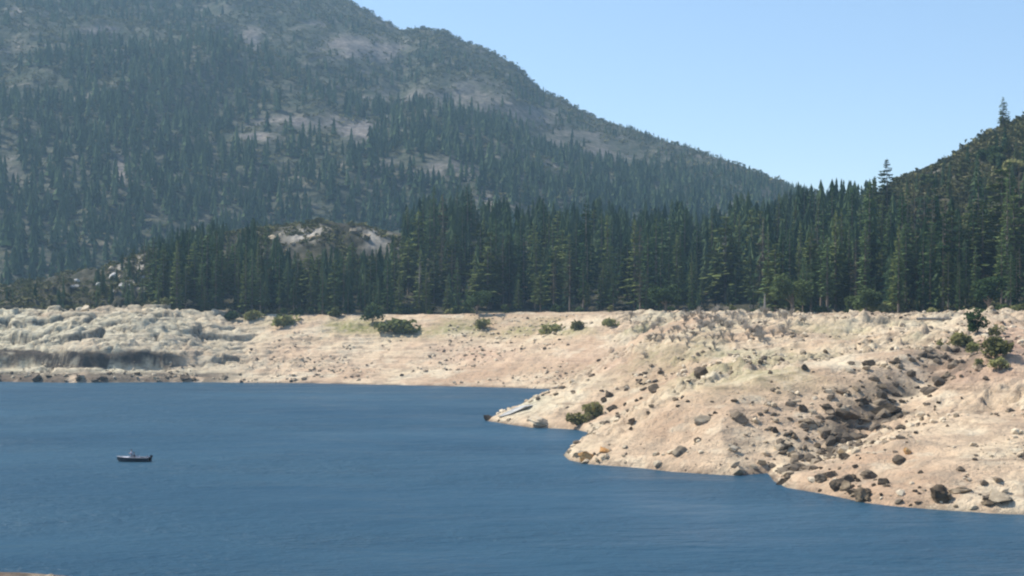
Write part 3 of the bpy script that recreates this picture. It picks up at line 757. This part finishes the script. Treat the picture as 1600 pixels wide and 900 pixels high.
# bare grey brush on the crown of the point, and on the bank below
dry_kinds = []
for k in range(6):
    r = random.Random(900+k); dry_kinds.append(stems_mesh(2.4, 2.2, r, 16, M_twig, .035, 'dry_shrub', True))
for k in range(150):
    xp, yp = rr.gauss(1105, 80), rr.gauss(508, 20)
    if not (985 < xp < 1270 and 483 < yp < 565): continue
    X, Y, Z = pick(xp, yp)
    o = link('dry_shrub', dry_kinds[k % 6], None, (X, Y, Z-.05), (0, 0, rr.uniform(0, 6.3)), (rr.uniform(.7, 1.6),)*2+(rr.uniform(.35, 1.25),))
    tag(o, 'bare grey twiggy shrub on the brushy crown of the point', 'shrub', 'bare shrubs on the crown of the point')
# fallen bleached logs and stump
def log(xp, yp, L, rad, rz, label, pitch=.04):
    X, Y, Z = pick(xp, yp); r = random.Random(int(xp))
    V, Q = tube([(-L/2, 0, 0), (-L*.2, r.uniform(-.1, .1), .04), (L*.2, r.uniform(-.1, .1), .02), (L/2, 0, .05)], [rad*1.2, rad, rad*.85, rad*.5], 8)
    for q in range(4):
        p = L*r.uniform(-.1, .45); v, f = tube([(p, 0, 0), (p+.5, r.uniform(-.5, .5), .5), (p+.9, r.uniform(-.9, .9), .9)], [rad*.35, rad*.2, .02], 5); b0 = len(V); V += v; Q += [tuple(i+b0 for i in g) for g in f]
    o = link('fallen_log', mesh_np('fallen_log', V, np.array(Q), M_dead, True), None, (X, Y, Z+rad*.5), (0, pitch, rz)); tag(o, label, 'log')
log(1078, 484, 11, .30, .35, 'bleached branching log slanting up at the top of the point', -.28)
log(1130, 500, 7, .22, -.2, 'pale log lying in the bare brush right of the slanting one', -.1)
log(1470, 500, 12, .3, .1, 'dark grey log lying along the top of the right bank', .0)
X, Y, Z = pick(1195, 488); V, Q = tube([(0, 0, -.3), (.05, 0, 1.2), (.0, .1, 3.6), (.1, .1, 5.4)], [.42, .34, .24, .06], 8)
tag(link('dead_tree', mesh_np('dead_tree', V, np.array(Q), M_dead, True), None, (X, Y, Z)), 'short white dead trunk standing at the forest edge above the point', 'dead tree')

# ------------------------------------------------------------------ boulders
M_bould = {'dark': stone_material('dark_stained_rock', [(.046, .036, .025), (.125, .097, .067), (.33, .26, .185)]),
           'pale': stone_material('pale_granite', [(.27, .205, .135), (.52, .42, .29), (.66, .56, .41)]),
           'grey': stone_material('grey_granite', [(.14, .11, .078), (.33, .27, .19), (.50, .43, .32)]),
           'rust': stone_material('rust_stained_rock', [(.22, .10, .04), (.48, .25, .09), (.58, .42, .22)]),
           'ochre': stone_material('brown_rock', [(.055, .04, .026), (.17, .13, .085), (.38, .30, .20)]),  # brown stone, its own colour
           'white': stone_material('white_granite', [(.20, .19, .17), (.48, .465, .43), (.70, .69, .66)])}
def rock_arrays(seed, sub=3):
    r = random.Random(seed); bm = bmesh.new(); bmesh.ops.create_icosphere(bm, subdivisions=sub, radius=1)
    planes = [(Vector((r.gauss(0, 1), r.gauss(0, 1), r.gauss(0, 1))).normalized(), r.uniform(.42, .8)) for _ in range(11)]
    for v in bm.verts:
        p = v.co.copy()
        for nrm, dd in planes:
            e = p.dot(nrm)-dd
            if e > 0: p -= nrm*e*.97
        k = 1+.09*math.sin(p.x*5+seed)*math.cos(p.y*6+seed*2)+.05*math.sin(p.z*11+p.x*9)
        v.co = p*k
    bm.normal_update(); V = np.array([v.co[:] for v in bm.verts]); T = np.array([[v.index for v in f.verts] for f in bm.faces]); bm.free()
    return V, T
rock_shapes = [rock_arrays(40+k) for k in range(9)]
rock_me = {(c, k): mesh_np('boulder', V, T, m_, False) for c, m_ in M_bould.items() for k, (V, T) in enumerate(rock_shapes)}
def boulder(xp, yp, wpx, flat, col, label, group=None, k=None, rz=None, name='boulder'):
    X, Y, Z = pick(xp, yp); s = wpx*Y/F/1.6
    o = link(name, rock_me[(col, rr.randrange(9) if k is None else k)], None, (X, Y, Z+s*flat*.12),
             (rr.uniform(-.25, .25), rr.uniform(-.25, .25), rr.uniform(0, 6.3) if rz is None else rz), (s, s*rr.uniform(.65, .95), s*flat))
    tag(o, label, 'boulder', group)
boulder(1322, 655, 44, .42, 'dark', 'largest dark slab-like boulder in the gully of the right bank', rz=.3)
boulder(1382, 645, 46, .55, 'dark', 'big black-shadowed boulder right of the largest slab in the gully', rz=-.2)
boulder(1298, 646, 20, .6, 'dark', 'dark pointed boulder at the left end of the largest slab in the gully')
boulder(1152, 655, 34, .6, 'dark', 'dark boulder standing alone in the middle of the pale bank below the point')
boulder(1098, 660, 28, .5, 'grey', 'grey boulder left of the lone dark boulder on the pale bank')
boulder(1400, 568, 20, .7, 'dark', 'lone dark boulder high on the pale bank left of the olive clump')
boulder(1357, 571, 24, .5, 'dark', 'low brown boulder left of the lone one high on the pale bank')
boulder(1148, 699, 14, .8, 'dark', 'small round black boulder on the smooth sand above the cove beach')
boulder(920, 716, 30, .6, 'rust', 'rusty orange boulder at the tip of the lower rocky spit')
boulder(945, 706, 26, .45, 'rust', 'flat yellowish boulder behind the rusty orange one on the spit')
boulder(762, 656, 16, .8, 'dark', 'small dark boulder in the water at the very tip of the point')
a_, b_ = Vector(pick(772, 656)), Vector(pick(838, 633)); d_ = b_-a_
tag(link('boulder', rock_me[('white', 2)], None, (a_+b_)/2+Vector((0, 0, .25)), (0, -math.asin(d_.z/d_.length), math.atan2(d_.y, d_.x)), (d_.length*.5, 2.6, 1.0)), 'long white granite slab sloping into the lake at the tip of the point', 'boulder')
boulder(845, 660, 34, .35, 'pale', 'pale flat boulder at the waterline right of the white slab')
boulder(1408, 720, 26, .45, 'dark', 'dark flat boulder on smooth sand of the lower right bank')
boulder(1417, 708, 12, 1.2, 'rust', 'small upright reddish boulder beside the dark flat one on the lower right bank')
boulder(1222, 756, 22, .7, 'dark', 'black boulder at the water edge by the tip of the lower right bank')
boulder(1282, 752, 22, .7, 'dark', 'dark boulder just right of the black one at the tip of the lower right bank')
boulder(1560, 780, 50, .4, 'grey', 'wide brown-grey boulder near the waterline at the right edge')
boulder(1505, 768, 40, .35, 'pale', 'long tilted pale boulder left of the wide one near the right edge', rz=.7)
boulder(1062, 710, 30, .55, 'grey', 'brown boulder on the shore midway along the lower spit')
CL = [('dark', 'ochre', 70, (1375, 632), (66, 26), (5, 26), 'dark boulder in the rocky gully of the right bank', 'boulders in the gully of the right bank'),
      ('dark', 'ochre', 48, (1270, 695), (42, 26), (5, 22), 'boulder at the lower end of the rocky gully', 'boulders at the foot of the gully'),
      ('grey', 'pale', 26, (925, 712), (35, 9), (6, 20), 'boulder along the lower rocky spit', 'boulders along the lower spit'),
      ('dark', 'ochre', 46, (1310, 768), (120, 18), (8, 30), 'boulder along the waterline of the lower right bank', 'boulders along the lower right waterline'),
      ('dark', 'ochre', 48, (1010, 632), (95, 30), (8, 24), 'boulder scattered over the slope of the point', 'boulders scattered over the point'),
      ('dark', 'ochre', 24, (1280, 570), (130, 20), (5, 14), 'boulder on the upper pale bank behind the gully', 'boulders on the upper right bank'),
      ('grey', 'dark', 44, (250, 591), (190, 3.5), (6, 20), 'boulder along the far left shoreline below the cliff', 'boulders along the far left shoreline'),
      ('pale', 'white', 34, (190, 440), (85, 26), (8, 26), 'pale boulder on the open slope above the left granite ledges', 'boulders above the left ledges'),
      ('pale', 'grey', 16, (525, 375), (70, 14), (10, 26), 'pale boulder on the granite knob above the forest', 'boulders on the granite knob')]
for c1, c2, cnt, (mx, my_), (sx_, sy_), (s0, s1), lab, grp in CL:
    for k in range(cnt):
        for _ in range(30):
            xp, yp = rr.gauss(mx, sx_), rr.gauss(my_, sy_)
            if -20 < xp < 1625 and abs(xp-mx) < 2*sx_ and abs(yp-my_) < 2*sy_:
                Xt, Yt, Zt = pick(xp, yp)
                if Zt > .05: break
        else: continue
        boulder(xp, yp, s0+(s1-s0)*rr.random()**3*(1.35 if rr.random() < .12 else 1), rr.uniform(.4, .85), c1 if rr.random() < .58 else c2, lab, grp)
# loose stones over the banks: past counting
N = 26000
sx0 = rng.uniform(-40, 160, N); sy0 = rng.uniform(195, 640, N)
sz0, sa = terrain(sx0, sy0, True)
ok = (sz0 > .15) & (sa['x'] > 700) & (sa['x'] < 1750) & (sy0 < sa['ys']) & (fbm(sx0/14, sy0/14, 3, 455)+.5*np.exp(-(sa['gd']/11)**2)+.25*np.exp(-(sa['d']/6)**2) > .07)
fx0 = rng.uniform(-235, 15, 5000); fd = rng.uniform(572, 640, 5000); fz, fa = terrain(fx0, fd, True)
ok2 = (fz > .1) & (fz < 7+10*(fa['wl'] < .5)) & (fbm(fx0/14, fd/14, 3, 456) > .0)
X_ = np.concatenate([sx0[ok], fx0[ok2]]); Y_ = np.concatenate([sy0[ok], fd[ok2]]); Z_ = np.concatenate([sz0[ok], fz[ok2]])
S_ = .16+1.0*rng.random(len(X_))**3.2
small = [(v*np.array([1, .8, .65]), t) for v, t in (rock_arrays(70+k, 1) for k in range(6))]
S_ *= 1+.8*np.exp(-(seg_dist(X_, Y_, GULLY)/8)**2)
V, T, tn = scatter(small, X_, Y_, Z_+S_*.2, S_, np.ones(len(X_)))
tn = tn*(1-.8*np.exp(-(seg_dist(V[:, 0], V[:, 1], GULLY)/8)**2))       # darker stained stone lies in the gully
m, n, l, p = new_mat('loose_stone'); b = NB(m)
l.new(b.ramp(b.attr('tint'), [(.0, (.07, .055, .038)), (.25, (.20, .155, .105)), (.5, (.48, .385, .26)), (1., (.66, .55, .39))]), p.inputs['Base Color']); p.inputs['Roughness'].default_value = .95
tag(link('rubble', mesh_np('rubble', V, T, m, False, dict(tint=tn))), 'loose small stones strewn over the drawn-down banks', 'rubble', kind='stuff')

# ------------------------------------------------------------------ the boat and the two people aboard
bY = CZ*F/(721-HZ); bX = (209-800)*bY/F
M_hull = plain_mat('navy_hull_paint', (.012, .022, .035), .35); M_deck = plain_mat('pale_deck', (.50, .50, .53), .6)
M_seat = plain_mat('grey_vinyl', (.34, .35, .40), .6); M_black = plain_mat('black_engine_paint', (.02, .022, .025), .4)
m, n, l, p = new_mat('tinted_acrylic'); b = NB(m); M_glass = m
l.new(b.ramp(b.noise(b.pos(), 2, 2), [(.3, (.10, .12, .15)), (.7, (.14, .16, .19))]), p.inputs['Base Color']); p.inputs['Roughness'].default_value = .08
boat = empty('motor_boat', (bX, bY, 0), math.pi); boat.scale = (.92, .95, .85); tag(boat, 'small dark-hulled motor boat with pale deck drifting on the open lake', 'boat')
st = [(-2.9, .98, .78, -.25), (-1.5, 1.05, .76, -.3), (0, 1.05, .78, -.3), (1.4, .9, .84, -.28), (2.3, .55, .92, -.15), (2.8, .25, .98, .1), (3.05, .03, 1.02, .45)]   # +x is the bow
V = []; 
for sx_, hw, zt, zk in st: V += [(sx_, -hw, zt), (sx_, -hw*.86, .12 if zk < .1 else zk+.1), (sx_, 0, zk), (sx_, hw*.86, .12 if zk < .1 else zk+.1), (sx_, hw, zt)]
Q = [(k*5+j, k*5+j+1, k*5+5+j+1, k*5+5+j) for k in range(len(st)-1) for j in range(4)]
hull = mesh_np('hull', V, np.array(Q), M_hull, False); 
ho = link('hull', hull, boat); md = ho.modifiers.new('thick', 'SOLIDIFY'); md.thickness = .05
bm = bmesh.new(); bm.from_mesh(hull); bm.free()
V = [(-2.9, -.95, 0), (-2.9, .95, 0), (-2.9, 0, .0)]
V = [(-2.93, 0, -.2), (-2.93, -.82, .12), (-2.93, -.96, .77), (-2.93, .96, .77), (-2.93, .82, .12)]
bm = bmesh.new(); bm.faces.new([bm.verts.new(v) for v in V]); r_ = bmesh.ops.solidify(bm, geom=bm.faces[:], thickness=.06); link('transom', bm_mesh('transom', bm, M_hull), boat)
def slab(pts, z0, z1):
    bm = bmesh.new(); a = [bm.verts.new((x_, y_, z0)) for x_, y_ in pts]; c = [bm.verts.new((x_, y_, z1)) for x_, y_ in pts]
    bm.faces.new(a[::-1]); bm.faces.new(c)
    for k in range(len(pts)): bm.faces.new((a[k], a[(k+1) % len(pts)], c[(k+1) % len(pts)], c[k]))
    return bm
link('floor_deck', bm_mesh('floor_deck', slab([(-2.85, -.8), (1.2, -.75), (1.2, .75), (-2.85, .8)], .22, .28), M_deck), boat)
link('bow_deck', bm_mesh('bow_deck', slab([(.9, -.88), (2.25, -.54), (2.98, -.03), (2.98, .03), (2.25, .54), (.9, .88)], .80, .90), M_deck), boat)
def rail(sgn):
    v, q = tube([(-2.9, sgn*1.0, .80), (-1.5, sgn*1.07, .80), (0, sgn*1.07, .82), (1.4, sgn*.92, .88), (2.3, sgn*.57, .96), (3.05, sgn*.03, 1.05)], [.05]*6, 6); return mesh_np('gunwale', v, np.array(q), M_deck, True)
for s_ in (-1, 1): link('gunwale', rail(s_), boat)
def boxy(x0, x1, y0, y1, z0, z1, bev=.04):
    bm = slab([(x0, y0), (x1, y0), (x1, y1), (x0, y1)], z0, z1); bmesh.ops.bevel(bm, geom=bm.edges[:], offset=bev, segments=2, affect='EDGES'); return bm
link('console', bm_mesh('console', boxy(-1.05, -.55, -.35, .35, .28, 1.12), M_deck), boat)
bm = bmesh.new(); ws = [(-.62, -.36, 1.12), (-.62, .36, 1.12), (-.86, .30, 1.55), (-.86, -.30, 1.55)]
bm.faces.new([bm.verts.new(v) for v in ws]); bmesh.ops.solidify(bm, geom=bm.faces[:], thickness=.02); link('windshield', bm_mesh('windshield', bm, M_glass), boat)
for sx0_ in (-2.15, -.05):
    sb = link('seat', bm_mesh('seat', boxy(sx0_-.26, sx0_+.26, -.45, .45, .28, .72), M_seat), boat)
    link('backrest', bm_mesh('backrest', boxy(sx0_-.36, sx0_-.27, -.44, .44, .68, 1.22), M_seat), sb)
ob = link('outboard_motor', bm_mesh('outboard_motor', boxy(-3.45, -2.98, -.2, .2, .72, 1.28, .1), M_black), boat)
link('leg', bm_mesh('leg', boxy(-3.28, -3.1, -.06, .06, -.6, .74, .03), M_black), ob)
bm = bmesh.new()
for k in range(3):
    a = k*2.094; bmesh.ops.create_cone(bm, segments=8, radius1=.07, radius2=.03, depth=.03, cap_ends=True, matrix=Matrix.Rotation(a, 4, 'X') @ Matrix.Translation((-3.32, 0, .1)) @ Matrix.Rotation(.6, 4, 'Z'))
bmesh.ops.translate(bm, verts=bm.verts[:], vec=(0, 0, -.5)); link('propeller', bm_mesh('propeller', bm, M_black), ob)

M_skin = plain_mat('skin', (.40, .24, .17), .6); M_shirt = plain_mat('lavender_shirt', (.56, .54, .68), .9); M_grey = plain_mat('slate_shirt', (.07, .08, .13), .9)
M_trous = plain_mat('light_trousers', (.42, .42, .47), .9); M_jeans = plain_mat('dark_trousers', (.05, .06, .09), .9); M_hat = plain_mat('dark_cap', (.05, .04, .06), .9)
def skin_body(name, pts, edges, rad, mat, parent, root=0):
    me = bpy.data.meshes.new(name); me.from_pydata(pts, edges, []); me.materials.append(mat)
    o = link(name, me, parent); sk = o.modifiers.new('skin', 'SKIN')
    for k, q in enumerate(me.skin_vertices[0].data): q.radius = (rad[k], rad[k]*.9); q.use_root = (k == root)
    sk.use_smooth_shade = True; sd = o.modifiers.new('smooth', 'SUBSURF'); sd.levels = 1; sd.render_levels = 1
    return o
def person(loc, rz, seated, shirt, trousers, label):
    o = empty('person', loc, rz)                                                         # faces +x
    if seated: hip, knee, foot = .47, (.46, .47), (.50, .08)
    else: hip, knee, foot = .92, (.04, .50), (.0, .08)
    T_ = hip+.50; N_ = hip+.58; H_ = hip+.72
    J = [(0, 0, hip), (0, 0, hip+.25), (0, 0, T_-.04), (.01, 0, N_), (.03, 0, H_), (.03, 0, H_+.11)]; R_ = [.15, .14, .17, .065, .10, .075]
    E = [(0, 1), (1, 2), (2, 3), (3, 4), (4, 5)]
    for s_ in (-1, 1):
        b = len(J); el = (.10, s_*.25, T_-.28) ; wr = (.36, s_*.14, T_-.30)
        J += [(0, s_*.19, T_-.05), el, wr, (wr[0]+.09, wr[1]-s_*.02, wr[2]+.02)]; R_ += [.065, .05, .036, .042]; E += [(2, b), (b, b+1), (b+1, b+2), (b+2, b+3)]
        for f in range(5):
            c = len(J); J.append((wr[0]+.16, wr[1]+(f-2)*.018-s_*.02, wr[2]+(.02 if f else .05)-abs(f-2)*.004)); R_.append(.009); E.append((b+3, c))
        b = len(J); J += [(0, s_*.10, hip-.03), (knee[0], s_*.12, knee[1]), (foot[0], s_*.12, foot[1]), (foot[0]+.15, s_*.13, foot[1]-.03)]; R_ += [.095, .062, .045, .04]; E += [(0, b), (b, b+1), (b+1, b+2), (b+2, b+3)]
    skin_body('body', J, E, R_, M_skin, o)
    J2 = [(0, 0, hip+.02), (0, 0, hip+.25), (0, 0, T_-.03)]; E2 = [(0, 1), (1, 2)]; R2 = [.175, .165, .19]
    for s_ in (-1, 1):
        b = len(J2); J2 += [(0, s_*.20, T_-.05), (.09, s_*.25, T_-.26)]; R2 += [.085, .072]; E2 += [(2, b), (b, b+1)]
    skin_body('shirt', J2, E2, R2, shirt, o)
    J3 = [(0, 0, hip)]; E3 = []; R3 = [.165]
    for s_ in (-1, 1):
        b = len(J3); J3 += [(0, s_*.10, hip-.03), (knee[0], s_*.12, knee[1]), (foot[0], s_*.12, foot[1]+.08)]; R3 += [.115, .082, .068]; E3 += [(0, b), (b, b+1), (b+1, b+2)]
    skin_body('trousers', J3, E3, R3, trousers, o)
    bm = bmesh.new(); bmesh.ops.create_uvsphere(bm, u_segments=12, v_segments=8, radius=.118, matrix=Matrix.Translation((.02, 0, H_+.07)))
    bmesh.ops.delete(bm, geom=[v for v in bm.verts if v.co.z < H_+.03], context='VERTS')
    a = slab([(.08, -.09), (.24, -.06), (.24, .06), (.08, .09)], H_+.035, H_+.055); tmp = bpy.data.meshes.new('t'); a.to_mesh(tmp); a.free(); bm.from_mesh(tmp); bpy.data.meshes.remove(tmp)
    link('cap', bm_mesh('cap', bm, M_hat, True), o)
    return tag(o, label, 'person')
person((bX-.36, bY, .235), math.pi-.2, False, M_shirt, M_trous, 'person in pale lavender shirt and dark cap standing in the dark-hulled boat')
person((bX+.10, bY-.02, .235), math.pi, True, M_grey, M_jeans, 'person in dark slate clothes and cap seated in the dark-hulled boat')
